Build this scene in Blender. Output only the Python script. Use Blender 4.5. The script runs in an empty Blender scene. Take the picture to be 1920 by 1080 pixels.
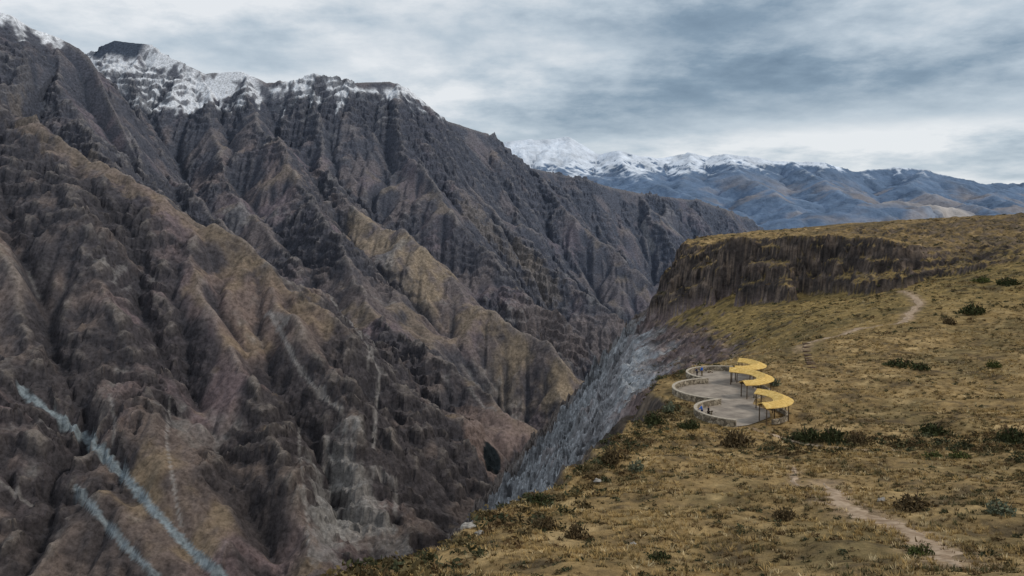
import bpy, bmesh, math, random
import numpy as np
random.seed(7); np.random.seed(7)
scene = bpy.context.scene
C = scene.collection
F = 28/36*1920.0
TH = math.atan(120/F)
cT, sT = math.cos(TH), math.sin(TH)

# ------------------------------------------------------------------ surveying helpers
def ray(px, py):
    u = (px-960)/F; v = (540-py)/F
    return u, cT+v*sT, -sT+v*cT
def W(px, py, Y):
    u, dy, dz = ray(px, py); s = Y/dy
    return (u*s, Y, dz*s)
def G(px, py, z):
    u, dy, dz = ray(px, py); s = z/dz
    return (u*s, dy*s)

# ------------------------------------------------------------------ noise
_rg = np.random.RandomState(3)
_ang = _rg.uniform(0, 2*np.pi, 256); _gx = np.cos(_ang).astype(np.float32); _gy = np.sin(_ang).astype(np.float32)
_perm = _rg.permutation(256)
_perm = np.concatenate([_perm, _perm])
def perlin(x, y, seed=0):
    x = np.asarray(x, dtype=np.float64)+seed*17.37; y = np.asarray(y, dtype=np.float64)+seed*9.71
    xi = np.floor(x); yi = np.floor(y)
    u = (x-xi).astype(np.float32); v = (y-yi).astype(np.float32)
    xi = xi.astype(np.int64) & 255; yi = yi.astype(np.int64) & 255
    x1 = (xi+1) & 255; y1 = (yi+1) & 255
    def g(a, b, du, dv):
        k = _perm[_perm[a]+b]
        return _gx[k]*du+_gy[k]*dv
    su = u*u*u*(u*(u*6-15)+10); sv = v*v*v*(v*(v*6-15)+10)
    a = g(xi, yi, u, v); b = g(x1, yi, u-1, v); c = g(xi, y1, u, v-1); d = g(x1, y1, u-1, v-1)
    return (a+(b-a)*su)+((c+(d-c)*su)-(a+(b-a)*su))*sv
def fbm(x, y, octv=4, seed=0, gain=.5, ridged=False):
    t = 0; a = 1.0; n = 0
    for i in range(octv):
        p = perlin(x*2**i, y*2**i, seed+i*3)
        if ridged: p = 0.5-2*np.abs(p)*.9
        t = t+a*p; n += a; a *= gain
    return t/n
def sst(a, b, x):
    t = np.clip((x-a)/(b-a), 0, 1); return t*t*(3-2*t)
def lerp(a, b, t):
    return a+(b-a)*t
def cmix(c, col, m):
    return c+(np.array(col)-c)*m[..., None]
def blur(h, r):
    for ax in (0, 1):
        p = np.pad(h, [(r+1, r) if i == ax else (0, 0) for i in (0, 1)], mode='edge')
        c = np.cumsum(p, axis=ax)
        n = h.shape[ax]
        if ax == 0: h = (c[2*r+1:2*r+1+n]-c[:n])/(2*r+1)
        else: h = (c[:, 2*r+1:2*r+1+n]-c[:, :n])/(2*r+1)
    return h
def poly_near(x, y, pts):
    """nearest point on a polyline: distance, arclength, interpolated extra columns"""
    pts = np.asarray(pts, float); best = np.full(x.shape, 1e18); tt = np.zeros(x.shape); ex = np.zeros(x.shape+(pts.shape[1],))
    acc = 0
    for i in range(len(pts)-1):
        a, b = pts[i], pts[i+1]; d = b-a; L2 = d[0]**2+d[1]**2
        if L2 < 1e-9: continue
        k = np.clip(((x-a[0])*d[0]+(y-a[1])*d[1])/L2, 0, 1)
        q = (x-a[0]-k*d[0])**2+(y-a[1]-k*d[1])**2
        m = q < best
        best = np.where(m, q, best); L = math.sqrt(L2)
        tt = np.where(m, acc+k*L, tt)
        for c in range(pts.shape[1]): ex[..., c] = np.where(m, a[c]+k*d[c], ex[..., c])
        acc += L
    return np.sqrt(best), tt, ex
def in_poly(x, y, pts):
    r = np.zeros(x.shape, bool); n = len(pts)
    for i in range(n):
        x0, y0 = pts[i][:2]; x1, y1 = pts[(i+1) % n][:2]
        if y0 == y1: continue
        c = ((y0 > y) != (y1 > y)) & (x < (x1-x0)*(y-y0)/(y1-y0)+x0)
        r ^= c
    return r
class Grid:
    def __init__(s, xs, ys, z): s.xs, s.ys, s.z = xs, ys, z
    def at(s, x, y):
        x = np.asarray(x, float); y = np.asarray(y, float)
        i = np.clip(np.searchsorted(s.xs, x)-1, 0, len(s.xs)-2); j = np.clip(np.searchsorted(s.ys, y)-1, 0, len(s.ys)-2)
        u = np.clip((x-s.xs[i])/(s.xs[i+1]-s.xs[i]), 0, 1); v = np.clip((y-s.ys[j])/(s.ys[j+1]-s.ys[j]), 0, 1)
        z = s.z
        return (z[j, i]*(1-u)+z[j, i+1]*u)*(1-v)+(z[j+1, i]*(1-u)+z[j+1, i+1]*u)*v
    def hit(s, px, py, y0, y1):
        Y = np.geomspace(y0, y1, 2000); u, dy, dz = ray(px, py)
        X = u/dy*Y; Z = dz/dy*Y
        k = np.nonzero(Z < s.at(X, Y))[0]
        if len(k) == 0: return None
        k = k[0]
        return (X[k], Y[k], float(s.at(X[k], Y[k])))

# ------------------------------------------------------------------ object helpers
def link(name, me, mat=None, parent=None):
    o = bpy.data.objects.new(name, me); C.objects.link(o)
    if mat: me.materials.append(mat)
    if parent: o.parent = parent
    return o
def tag(o, label=None, cat=None, group=None, kind=None):
    if label: o['label'] = label
    if cat: o['category'] = cat
    if group: o['group'] = group
    if kind: o['kind'] = kind
    return o
def empty(name, loc, rz=0):
    o = bpy.data.objects.new(name, None); C.objects.link(o); o.location = loc; o.rotation_euler = (0, 0, rz); o.empty_display_size = .3
    return o
def raw_mesh(name, V, Fc, k, col=None, smooth=True):
    me = bpy.data.meshes.new(name); V = np.asarray(V, np.float32); Fc = np.asarray(Fc, np.int32)
    me.vertices.add(len(V)); me.vertices.foreach_set('co', V.ravel())
    me.loops.add(Fc.size); me.loops.foreach_set('vertex_index', Fc.ravel())
    n = len(Fc); me.polygons.add(n)
    me.polygons.foreach_set('loop_start', np.arange(n, dtype=np.int32)*k)
    me.polygons.foreach_set('loop_total', np.full(n, k, np.int32))
    me.polygons.foreach_set('use_smooth', np.full(n, smooth, bool) if isinstance(smooth, bool) else smooth)
    me.update(calc_edges=True)
    if col is not None:
        a = me.attributes.new('Col', 'FLOAT_COLOR', 'POINT')
        c4 = np.ones((len(V), 4), np.float32); c4[:, :3] = np.asarray(col).reshape(-1, 3)
        a.data.foreach_set('color', c4.ravel())
    return me
def grid_mesh(name, xs, ys, z, col, smooth=True):
    ny, nx = z.shape; X, Y = np.meshgrid(xs, ys)
    V = np.stack([X, Y, z], -1).reshape(-1, 3)
    I = np.arange(ny*nx).reshape(ny, nx)
    Q = np.stack([I[:-1, :-1], I[:-1, 1:], I[1:, 1:], I[1:, :-1]], -1).reshape(-1, 4)
    return raw_mesh(name, V, Q, 4, col, smooth)
def axis(*segs):
    out = [segs[0][0]]
    for a, b, s0, s1 in segs:
        p = a; L = b-a; l = []
        while p < b:
            s = s0+(s1-s0)*(p-a)/L; p += s; l.append(p)
        l = np.array(l); l = a+(l-a)*(b-a)/(l[-1]-a); out += list(l)
    return np.array(out)

# ------------------------------------------------------------------ materials
def newmat(name):
    m = bpy.data.materials.new(name); m.use_nodes = True
    nt = m.node_tree; b = nt.nodes['Principled BSDF']
    b.inputs['Roughness'].default_value = .95
    b.inputs['Specular IOR Level'].default_value = .05
    return m, nt, b
def nnoise(nt, co, scale, detail=6, rough=.6, kind='FBM'):
    n = nt.nodes.new('ShaderNodeTexNoise'); n.noise_dimensions = '3D'
    if kind != 'FBM': n.noise_type = kind; n.inputs['Lacunarity'].default_value = 2.1
    n.inputs['Scale'].default_value = scale; n.inputs['Detail'].default_value = detail; n.inputs['Roughness'].default_value = rough
    nt.links.new(co, n.inputs['Vector']); return n.outputs['Fac']
def nramp(nt, fac, stops):
    r = nt.nodes.new('ShaderNodeValToRGB'); e = r.color_ramp.elements
    while len(e) < len(stops): e.new(.5)
    for q, (p, c) in zip(e, stops):
        q.position = p; q.color = (*c, 1) if not isinstance(c, float) else (c, c, c, 1)
    nt.links.new(fac, r.inputs['Fac']); return r.outputs['Color']
def nmul(nt, a, b, mode='MULTIPLY', fac=1.0):
    m = nt.nodes.new('ShaderNodeMix'); m.data_type = 'RGBA'; m.blend_type = mode; m.inputs[0].default_value = fac
    nt.links.new(a, m.inputs[6]); nt.links.new(b, m.inputs[7]); return m.outputs[2]
def nbump(nt, h, strength, dist, prev=None):
    b = nt.nodes.new('ShaderNodeBump'); b.inputs['Strength'].default_value = strength; b.inputs['Distance'].default_value = dist
    nt.links.new(h, b.inputs['Height'])
    if prev: nt.links.new(prev, b.inputs['Normal'])
    return b.outputs['Normal']
def attr_mat(name, cscale=None, bscale=None, dist=1, lo=.5, hi=1.5, kind='FBM', det=6):
    m, nt, b = newmat(name)
    tc = nt.nodes.new('ShaderNodeTexCoord').outputs['Object']
    at = nt.nodes.new('ShaderNodeAttribute'); at.attribute_name = 'Col'
    c = at.outputs['Color']
    if cscale: c = nmul(nt, c, nramp(nt, nnoise(nt, tc, cscale, det, .75), [(.3, lo), (.7, hi)]))
    nt.links.new(c, b.inputs['Base Color'])
    if bscale: nt.links.new(nbump(nt, nnoise(nt, tc, bscale, det-1, .65, kind), 1.0, dist), b.inputs['Normal'])
    return m
def plain_mat(name, c0, c1, scale, bump=0.0, rough=.9, lo=.35, hi=.65):
    m, nt, b = newmat(name); b.inputs['Roughness'].default_value = rough
    tc = nt.nodes.new('ShaderNodeTexCoord').outputs['Object']
    n = nnoise(nt, tc, scale, 4, .6)
    nt.links.new(nramp(nt, n, [(lo, c0), (hi, c1)]), b.inputs['Base Color'])
    if bump: nt.links.new(nbump(nt, n, 1.0, bump), b.inputs['Normal'])
    return m

# ================================================================== FAR WALL OF THE CANYON
def P3(l): return np.array([W(*p) for p in l])
crest = P3([(160,104,5600),(188,96,5350),(196,84,5300),(215,76,5300),(285,84,5300),(298,98,5250),(345,120,5200),(385,137,5200),(455,133,5200),(500,155,5200),(545,152,5200),(585,138,5200),(625,145,5200),(665,155,5200),(730,153,5300),(765,165,5400),(800,195,5500),(835,225,5600),(880,240,5700),(915,250,5800),(950,285,5900),(985,312,6000),(1040,325,6200),(1100,338,6300),(1150,352,6500),(1200,362,6600),(1260,370,6700),(1310,375,6800),(1360,392,6900),(1400,410,6950),(1440,435,7000),(1520,500,7000)])
peakD = P3([(-300,10,4000),(-60,8,4000),(20,28,4100),(60,53,4200),(110,70,4300),(150,92,4300),(178,125,4250),(205,190,4100),(235,250,3900),(260,310,3700)])
spurB = P3([(-420,20,3600),(-150,100,2900),(0,185,2650),(60,225,2600),(130,270,2550),(200,310,2500),(280,352,2450),(350,400,2400),(430,440,2350),(500,480,2300),(560,530,2250),(620,580,2220),(680,640,2180),(720,720,2150),(740,830,2050)])
subB1 = P3([(130,270,2550),(150,400,2250),(180,520,2050),(250,650,1850),(300,800,1650)])
subB2 = P3([(350,400,2400),(370,520,2150),(420,640,1980),(500,760,1820),(560,880,1680),(600,1000,1560)])
subB3 = P3([(500,480,2300),(560,600,2120),(640,720,1980),(690,860,1820),(740,960,1740)])
subB0 = P3([(-40,160,2700),(-20,380,2250),(30,520,2000),(60,650,1800)])
rib0 = P3([(455,133,5200),(480,220,4700),(540,300,4200),(600,400,3700),(650,480,3300),(700,560,3000),(760,640,2700),(850,690,2600),(940,740,2500),(1010,790,2450)])
rib1 = P3([(590,140,5200),(600,320,4500),(680,390,4000),(760,450,3700),(850,520,3500),(950,590,3300),(1050,680,3100)])
rib1b = P3([(740,153,5300),(760,290,4700),(820,360,4400),(900,470,4050),(1000,560,3800),(1090,650,3600)])
rib2 = P3([(835,225,5600),(900,370,5000),(1000,470,4700),(1100,560,4450),(1180,615,4250)])
rib3 = P3([(985,312,6000),(1060,390,5600),(1150,470,5300),(1230,530,5100)])
rib4 = P3([(1200,362,6600),(1230,420,6200),(1270,485,5900)])
ribS = P3([(250,78,5300),(260,190,4800),(300,290,4250),(340,350,3900),(430,430,3500)])
ribS2 = P3([(385,137,5200),(400,230,4700),(420,330,4200),(480,420,3700),(560,500,3300)])
ribD = P3([(110,70,4300),(120,180,3900),(160,240,3600),(230,320,3200)])
ridges = [(crest, 1.0, 25), (peakD, .95, 30), (spurB, .74, 20), (subB0, .8, 10), (subB1, .8, 10), (subB2, .8, 10), (subB3, .85, 10),
          (rib0, .82, 15), (rib1, .78, 10), (rib1b, .85, 10), (rib2, .8, 10), (rib3, .85, 10), (rib4, .85, 10), (ribS, .9, 20), (ribS2, .9, 10), (ribD, .9, 15)]
CELL = 14.0
cx_ = np.arange(-4200, 2600.1, CELL); cy_ = np.arange(900, 7600.1, CELL)
X, Y = np.meshgrid(cx_, cy_)
wx = X+fbm(X/420, Y/420, 4, 5)*130; wy = Y+fbm(X/420, Y/420, 4, 9)*130
tw = fbm(X/300, Y/300, 3, 13)*260
H = np.full(X.shape, -900.0)
for i, (R, s, cr) in enumerate(ridges):
    d, t, e = poly_near(wx, wy, R)
    up = sst(15, 240, d)
    rib = np.abs(perlin((t+tw)/620, d/1300+i*7.3, i))*270+np.abs(perlin((t+tw)/270, d/600+i*4.3, i+30))*70
    h = e[..., 2]-s*d-cr*(1-np.exp(-d/40))-up*(rib-70)*np.minimum(1, d/350)
    H = np.maximum(H, h)
H += sst(950, 700, H)*(fbm(X/420, Y/420, 4, 31)*110+fbm(X/120, Y/120, 3, 33)*45)+fbm(X/40, Y/40, 2, 35)*10
def rivers(H, cell, iters, k, m):
    ny, nx = H.shape; N = ny*nx; idx = np.arange(N).reshape(ny, nx)
    for it in range(iters):
        P = np.pad(H, 1, constant_values=1e9); Pi = np.pad(idx, 1)
        best = np.zeros(H.shape); rec = idx.copy(); dl = np.ones(H.shape)
        for dy in (-1, 0, 1):
            for dx in (-1, 0, 1):
                if dx == dy == 0: continue
                L = math.hypot(dx, dy); nb = P[1+dy:1+dy+ny, 1+dx:1+dx+nx]; sl = (H-nb)/L; mk = sl > best
                best = np.where(mk, sl, best); rec = np.where(mk, Pi[1+dy:1+dy+ny, 1+dx:1+dx+nx], rec); dl = np.where(mk, L, dl)
        hf = H.ravel(); order = np.argsort(hf).tolist(); rl = rec.ravel().tolist(); A = [1.0]*N
        for i in reversed(order):
            r = rl[i]
            if r != i: A[r] += A[i]
        f = (k*np.array(A)**m/dl.ravel()).tolist(); h = hf.tolist()
        for i in order:
            r = rl[i]
            if r != i and h[i] > h[r]: h[i] = (h[i]+f[i]*h[r])/(1+f[i])
        H = np.array(h).reshape(ny, nx)
    return H, np.array(A).reshape(ny, nx)
def talus(H, cell, T, n):
    for _ in range(n):
        for ax, sh in ((0, 1), (0, -1), (1, 1), (1, -1)):
            D_ = H-np.roll(H, sh, ax); ex = np.clip(D_-T*cell, 0, None)*.22
            H = H-ex+np.roll(ex, -sh, ax)
    return H
H, AR = rivers(H, CELL, 12, .017, .55)
H = talus(H, CELL, 1.45, 5)
def up2(h):
    for ax in (0, 1):
        h = np.moveaxis(h, ax, 0); n = h.shape[0]; o = np.empty((2*n-1,)+h.shape[1:]); o[::2] = h
        p = np.pad(h, ((1, 1), (0, 0)), mode='edge')
        o[1::2] = (-p[:n-1]+9*p[1:n]+9*p[2:n+1]-p[3:n+2])/16; h = np.moveaxis(o, 0, ax)
    return h
H = up2(H); ux_ = np.linspace(cx_[0], cx_[-1], H.shape[1]); uy_ = np.linspace(cy_[0], cy_[-1], H.shape[0])
lA = blur(np.log(AR), 1)
fx = np.arange(-4200, 2600.1, 5.0); fy = axis((920, 2900, 3.4, 4.6), (2900, 7600, 5, 8.0))
X, Y = np.meshgrid(fx, fy)
H = Grid(ux_, uy_, H).at(X, Y); lA = Grid(cx_, cy_, lA).at(X, Y)
crag = sst(-.2, .14, fbm(X/480, Y/480, 3, 17))
dfan, _, _ = poly_near(X, Y, rib1[2:]+np.array((40, -20, 0))); fan = sst(290, 85, dfan+90*fbm(X/200, Y/200, 3, 19))
crag = crag*(1-.8*fan)
gully = sst(2.5, 5.5, lA)
n3 = fbm(X/45, Y/45, 3, 75); n2 = fbm(X/160, Y/160, 4, 73)
wq = 22*n2
cr1 = fbm((X+wq)/110, (Y+wq)/110, 5, 41, .6, True)
H += cr1*(6+46*crag)*(1-.7*gully)*sst(1010, 800, H)+cr1*10*sst(800, 1010, H)
q_ = H/50+n2*2.6+.7*n3; fr_ = q_-np.floor(q_)
H += (sst(.36, .64, fr_)-fr_)*50*.6*crag*(1-.6*gully)
fin = fbm(X/22, Y/22, 3, 61, .65, True)
H += fin*(2.0+12.0*crag)
dcr, tcr, ecr = poly_near(X, Y, crest)
H = np.maximum(H, ecr[..., 2]-1.35*dcr+cr1*10-2)
dpd, _, epd = poly_near(X, Y, peakD)
H = np.maximum(H, epd[..., 2]-1.35*dpd+cr1*10-2)
far = Grid(fx, fy, H)
gy_, gx_ = np.gradient(H, fy, fx); slope = np.hypot(gx_, gy_)
slb = blur(slope, 4)
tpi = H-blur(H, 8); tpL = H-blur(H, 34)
n1 = fbm(X/700, Y/700, 4, 71)
col = np.zeros(H.shape+(3,))+np.array((.122, .095, .083))
col = cmix(col, (.16, .115, .095), sst(.0, .25, n1+.3*n2)*.75)
col = cmix(col, (.135, .10, .10), sst(.0, .25, fbm(X/380, Y/380, 3, 78)))
col = cmix(col, (.046, .041, .043), sst(-.10, .22, n2-.2*n1+(slb-1.0)*.4+.18*(crag-.5))*.85)
tan = sst(.08, .34, n2*.7+n1*.4+(.95-slb)*.5+.22*(.5-crag)+n3*.3+np.clip(tpL, -60, 60)*.002)*sst(750, 400, H)
col = cmix(col, (.225, .165, .10), tan*.5)
col = cmix(col, (.28, .207, .125), fan*sst(-.25, .12, n2+.4*n3)*.75)
col = cmix(col, (.032, .030, .033), sst(-3, -20, tpi)*.7)  # gully shade painted into the colour, like ambient occlusion
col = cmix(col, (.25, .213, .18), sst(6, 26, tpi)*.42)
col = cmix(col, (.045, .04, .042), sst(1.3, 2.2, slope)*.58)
col = cmix(col, (.22, .205, .192), sst(.16, .34, fbm(X/260, Y/260, 4, 77)+.35*n3)*sst(3.0, 1.2, lA*.4+slope)*.5)
def dense(pts, step=9):
    o = []
    for (a, b), (c_, d_) in zip(pts[:-1], pts[1:]):
        n = max(1, int(math.hypot(c_-a, d_-b)/step))
        o += [(a+(c_-a)*k/n, b+(d_-b)*k/n) for k in range(n)]
    return o+[pts[-1]]
def band(pts, w, c, amt, y0=930, carve=0, nz=.6, wob=25, gap=110, hard=0):
    global col, H
    q = [far.hit(px, py, y0, 7400) for px, py in dense(pts)]; q = [p for p in q if p]
    if not q: return
    runs = [[q[0]]]
    for p in q[1:]:
        if math.hypot(p[0]-runs[-1][-1][0], p[1]-runs[-1][-1][1]) > gap: runs.append([])
        runs[-1].append(p)
    for q in runs:
        if len(q) < 2: q = [q[0], (q[0][0]+3, q[0][1]-5, 0)]
        q = np.array(q); pad = w*3+60
        j0, j1 = np.searchsorted(fy, [q[:, 1].min()-pad, q[:, 1].max()+pad]); i0, i1 = np.searchsorted(fx, [q[:, 0].min()-pad, q[:, 0].max()+pad])
        s_ = (slice(j0, j1), slice(i0, i1))
        d, t, e = poly_near(X[s_]+wob*n2[s_], Y[s_]+wob*n2[s_], q[:, :2])
        m = sst(w*(1.3-.2*hard), w*(.45+.4*hard), d+n3[s_]*w*nz+n2[s_]*w*nz+fin[s_]*w*nz*.5)*amt
        col[s_] = cmix(col[s_], c, m)
        if carve: H[s_] -= sst(w*2.2, 0, d)*carve
band([(30,215),(130,280),(280,365),(430,455),(520,525)], 36, (.215,.16,.10), .38, nz=2.4)
band([(880,400),(960,470),(1040,560)], 80, (.205,.16,.115), .5, nz=2)
band([(1000,600),(1080,640),(1170,640)], 120, (.185,.14,.115), .55, nz=1.5)
band([(640,860),(670,920),(690,980),(640,1000)], 45, (.25,.235,.22), .65, nz=2)
band([(600,900),(620,960),(600,1040)], 30, (.23,.22,.21), .5, nz=2)
band([(880,780),(930,790),(980,810),(900,820)], 60, (.21,.15,.125), .65, nz=1.5)
ch1 = [(38,735),(100,775),(170,830),(230,890),(290,960),(350,1025),(420,1085)]; ch2 = [(140,915),(190,970),(240,1030),(300,1085)]
for _ in range(3): band(ch1, 26, (0, 0, 0), 0, carve=14, wob=0, gap=300)
for _ in range(2): band(ch2, 20, (0, 0, 0), 0, carve=12, wob=0, gap=300)
band(ch1, 6.5, (.185,.213,.228), 1, nz=.25, wob=0, gap=300, hard=1)
band(ch2, 4.2, (.175,.198,.21), .95, nz=.25, wob=0, gap=300, hard=1)
pale = (.27,.25,.235)
for pts, w, am_ in [([(318,760),(312,830),(328,920),(340,990)], 2.6, .6), ([(505,585),(530,630),(560,690),(600,740),(640,770)], 4, .6), ([(560,800),(565,880),(575,960),(580,1050)], 2.6, .6),
               ([(655,600),(690,650),(712,700),(705,770),(700,840)], 4.2, .7), ([(205,740),(215,790),(212,830)], 3.5, .45), ([(0,905),(60,950)], 4, .45),
               ([(880,730),(905,760),(930,770)], 5, .55), ([(700,880),(745,910),(740,960)], 5, .6), ([(1205,420),(1225,470)], 20, .6), ([(620,560),(650,600)], 5, .5), ([(500,590),(540,600),(520,620)], 7, .55), ([(660,610),(700,640),(690,680)], 6, .55)]:
    band(pts, w, pale, am_, nz=1.1, wob=3, hard=.5)
band([(919,836),(929,848),(928,864),(917,858)], 17, (.008,.010,.009), 1, carve=18, nz=.3, wob=0, hard=1)
# snow on the high crest
west = sst(-1500, -2200, X)
stk = np.abs(perlin(tcr/95, dcr/300, 83))*330+np.abs(perlin(tcr/34, dcr/220, 84))*200
thr = 655-110*west+fbm(X/420, Y/420, 4, 81)*190+stk+330*sst(4850, 4550, Y)
sn = sst(-25, 45, H-thr+n3*60+cr1*60)
sn = sn*(1-.93*sst(.01, .15, n2*.9+.2*n3))*(1-.75*sst(1.45, 2.05, blur(slope, 1)))
sn = sn*(1-sst(55, 20, dcr+30*n2)*sst(.0, .15, perlin(tcr/420, tcr*0+.5, 85)))
cap = sst(95, 60, dcr+25*n3)*sst(-2340, -2420, X)*sst(-2800, -2740, X)
sn = sn*(1-cap); col = cmix(col, (.03, .032, .037), cap)
col = cmix(col, (.73, .75, .79), sn*.9)
# aerial haze painted into the rock and snow colours, bluer with distance
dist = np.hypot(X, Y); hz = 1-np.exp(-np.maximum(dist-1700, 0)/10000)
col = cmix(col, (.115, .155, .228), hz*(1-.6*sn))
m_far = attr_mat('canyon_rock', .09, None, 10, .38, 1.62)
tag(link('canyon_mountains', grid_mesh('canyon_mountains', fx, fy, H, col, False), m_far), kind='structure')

# ================================================================== DISTANT SNOW RANGE
rg1 = P3([(760,290,21000),(925,282,20500),(955,268,20000),(1000,262,20000),(1040,260,20000),(1065,258,20000),(1090,270,20000),(1120,288,20000),(1160,285,19500),(1200,296,19500),(1240,296,20000),(1290,287,20000),(1330,294,20000),(1360,288,19500),(1430,298,19500),(1480,303,19500),(1540,307,19500),(1600,321,20000),(1680,315,20000),(1740,320,20000),(1790,335,20000),(1850,345,20500),(1930,344,21000),(2100,352,21000),(2400,350,22000)])
fr = [(rg1, .62)]
for l, s in [([(1100,287,20000),(1060,310,18000),(1010,330,16000),(960,350,15000)], .5), ([(1160,285,19500),(1180,320,17500),(1240,350,15500),(1330,385,13500)], .45),
             ([(1360,288,19500),(1380,320,17500),(1430,350,15500),(1480,380,13500),(1500,405,12500)], .45), ([(1480,303,19500),(1540,340,17000),(1570,360,15000),(1640,395,12800)], .45),
             ([(1740,320,20000),(1700,350,17000),(1760,375,14500),(1860,395,12500)], .45), ([(1930,344,21000),(1850,365,17000),(1900,385,14500)], .4), ([(1290,287,20000),(1290,320,18000),(1280,350,16000)], .45),
             ([(1560,395,11500),(1680,378,12000),(1780,395,12000),(1830,412,11500)], .3)]:
    fr.append((P3(l), s))
gx = np.linspace(-3500, 22000, 600); gy = np.linspace(9500, 25000, 360)
X, Y = np.meshgrid(gx, gy); wx = X+fbm(X/1500, Y/1500, 3, 105)*220; wy = Y+fbm(X/1500, Y/1500, 3, 109)*220
D = np.full(X.shape, -420.0)+fbm(X/2500, Y/2500, 4, 3)*120
for i, (R, s) in enumerate(fr):
    d, t, e = poly_near(wx, wy, R)
    rib = np.abs(perlin(t/900, d/3000+i*5, i+40))*420
    D = np.maximum(D, e[..., 2]-s*d-sst(50, 900, d)*(rib-120))
D += fbm(X/900, Y/900, 4, 131)*170
D, AR = rivers(D, 45., 9, .018, .5)
D += (fbm(X/700, Y/700, 4, 131, .5, True)*80+fbm(X/170, Y/170, 3, 133, .55, True)*45)
d, t, e = poly_near(X, Y, rg1); D = np.minimum(D, e[..., 2]+25+.05*d); D = np.maximum(D, e[..., 2]-.8*d+fbm(X/300, Y/300, 3, 137)*40)
gyy, gxx = np.gradient(D, gy, gx); sl = np.hypot(gxx, gyy)
n1 = fbm(X/2200, Y/2200, 4, 141); n2 = fbm(X/500, Y/500, 4, 143)
c = np.zeros(D.shape+(3,))+np.array((.118, .17, .258))  # blue of the distance haze is painted into this rock colour
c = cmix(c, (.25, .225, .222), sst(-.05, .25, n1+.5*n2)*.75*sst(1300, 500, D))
c = cmix(c, (.055, .092, .17), sst(-5, -60, D-blur(D, 3))*.75)  # shade painted into the hollows for relief contrast
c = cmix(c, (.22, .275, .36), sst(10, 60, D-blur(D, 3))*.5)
pt = np.array([W(1640,392,12300), W(1720,388,12300), W(1800,405,11800)]); dp, _, _ = poly_near(X, Y, pt)
c = cmix(c, (.48, .42, .37), sst(700, 200, dp+n2*700)*.75)
sn = sst(-60, 160, D-1225-n2*600-n1*250-sst(.5, 1.0, sl)*380+210*sst(5000, 1800, X))
c = cmix(c, (.68, .73, .81), sn*.9)
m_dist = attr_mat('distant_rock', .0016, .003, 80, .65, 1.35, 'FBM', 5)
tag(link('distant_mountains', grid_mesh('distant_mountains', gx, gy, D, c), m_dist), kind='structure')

# ================================================================== NEAR RIM, TERRACE, CLIFF
ZT = -26.5
def tps(pts):
    P = np.array(pts, float); n = len(P); xy = P[:, :2]/100
    def phi(r2): return .5*r2*np.log(r2+1e-9)
    K = phi(((xy[:, None]-xy[None])**2).sum(-1))+np.eye(n)*.002
    A = np.zeros((n+3, n+3)); A[:n, :n] = K; A[:n, n] = 1; A[:n, n+1:] = xy; A[n, :n] = 1; A[n+1:, :n] = xy.T
    w = np.linalg.solve(A, np.concatenate([P[:, 2], np.zeros(3)]))
    def f(x, y):
        x = np.clip(x, P[:, 0].min(), P[:, 0].max())/100; y = np.clip(y, P[:, 1].min(), P[:, 1].max())/100
        r = w[n]+w[n+1]*x+w[n+2]*y
        for i in range(n): r = r+w[i]*phi((x-xy[i, 0])**2+(y-xy[i, 1])**2)
        return r
    return f
Lp = [W(*p) for p in [(600,1080,38),(960,1080,36),(1400,1080,35),(1900,1080,33),(2100,1080,33),(860,985,55),(1200,985,50),(1600,985,48),(1900,985,46),(1010,930,66),(1300,900,68),(1600,900,66),(1900,900,62),
      (1160,815,95),(1300,832,90),(1500,850,85),(1700,850,84),(1920,850,80),(2100,850,78),(1560,770,114),(1700,760,112),(1920,760,105),(2150,760,100),(1550,700,138),(1700,700,135),(1920,700,130),(2150,690,125),
      (1560,650,165),(1700,650,165),(1920,650,155),(2200,640,150),(1520,638,176),(1700,600,205),(1920,595,190),(2200,580,190),(1600,590,235),(1700,550,262),(1920,538,240),(1920,480,310),(1800,510,322),(1920,440,420),(2150,435,400),(2300,430,420),
      (1450,662,185),(1350,698,215),(1300,710,250),(1250,702,310),(1200,668,390),(1400,655,235),(1450,608,280),(1330,630,330),(1550,580,290),(1680,540,322),(1500,555,362),(1350,562,398),(1275,568,430),(1235,610,425)]]
Lp += [(x, y, ZT-.15) for x, y in [(26,105),(27,112),(26,122),(27,130),(33,140),(40,146),(36,110),(40,122),(44,136),(34,124),(31,104)]]
Lp += [(0, 2, -2.2), (6, 16, -8), (-14, 16, -9), (20, 14, -6), (-20, 0, -6), (40, 10, -4), (100,540,-45), (140,700,-50), (50,155,-27.5)]
Up = [W(*p) for p in [(1720,462,340),(1650,446,345),(1580,442,360),(1500,444,385),(1350,450,420),(1295,462,440),(1440,437,540),(1600,431,520),(1750,424,500),(1900,407,520),(2100,400,560),(1760,466,360),(1850,435,440)]]+[(200,900,-14),(500,900,-2),(130,700,-15),(800,900,3),(420,300,-6),(300,330,-9)]
fL = tps(Lp); fU = tps(Up)
rim = [(-45,-60),(-18,-5),(-7.5,15),(-6.4,24),(-6.9,29),(-7.9,34),(-7.0,42),(-3.0,55),(2.3,66),(12.3,93),(19,106),(23.2,116),(22.5,128),(27,141),(36,150),(38,170),(37,205),(39,260),(46,330),(67,420),(84,455),(106,530),(154,700),(309,1000),(1024,2500),(2254,4300)]
cliff = [(6000,300),(420,300),(260,325),(200,334),(177,334),(159,334),(134,372),(109,404),(97,432),(99,475),(118,540),(165,700),(322,1000),(1039,2500),(2274,4300),(6000,4300)]
nx_ = axis((-1200,-60,45,3),(-60,-20,3,.5),(-20,62,.45,.5),(62,240,.75,.85),(240,420,.85,5),(420,6000,5,420))
ny_ = axis((-50,20,5,.5),(20,150,.45,.45),(150,300,.45,.85),(300,480,.8,.9),(480,1000,.9,10),(1000,4200,12,320))
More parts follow.
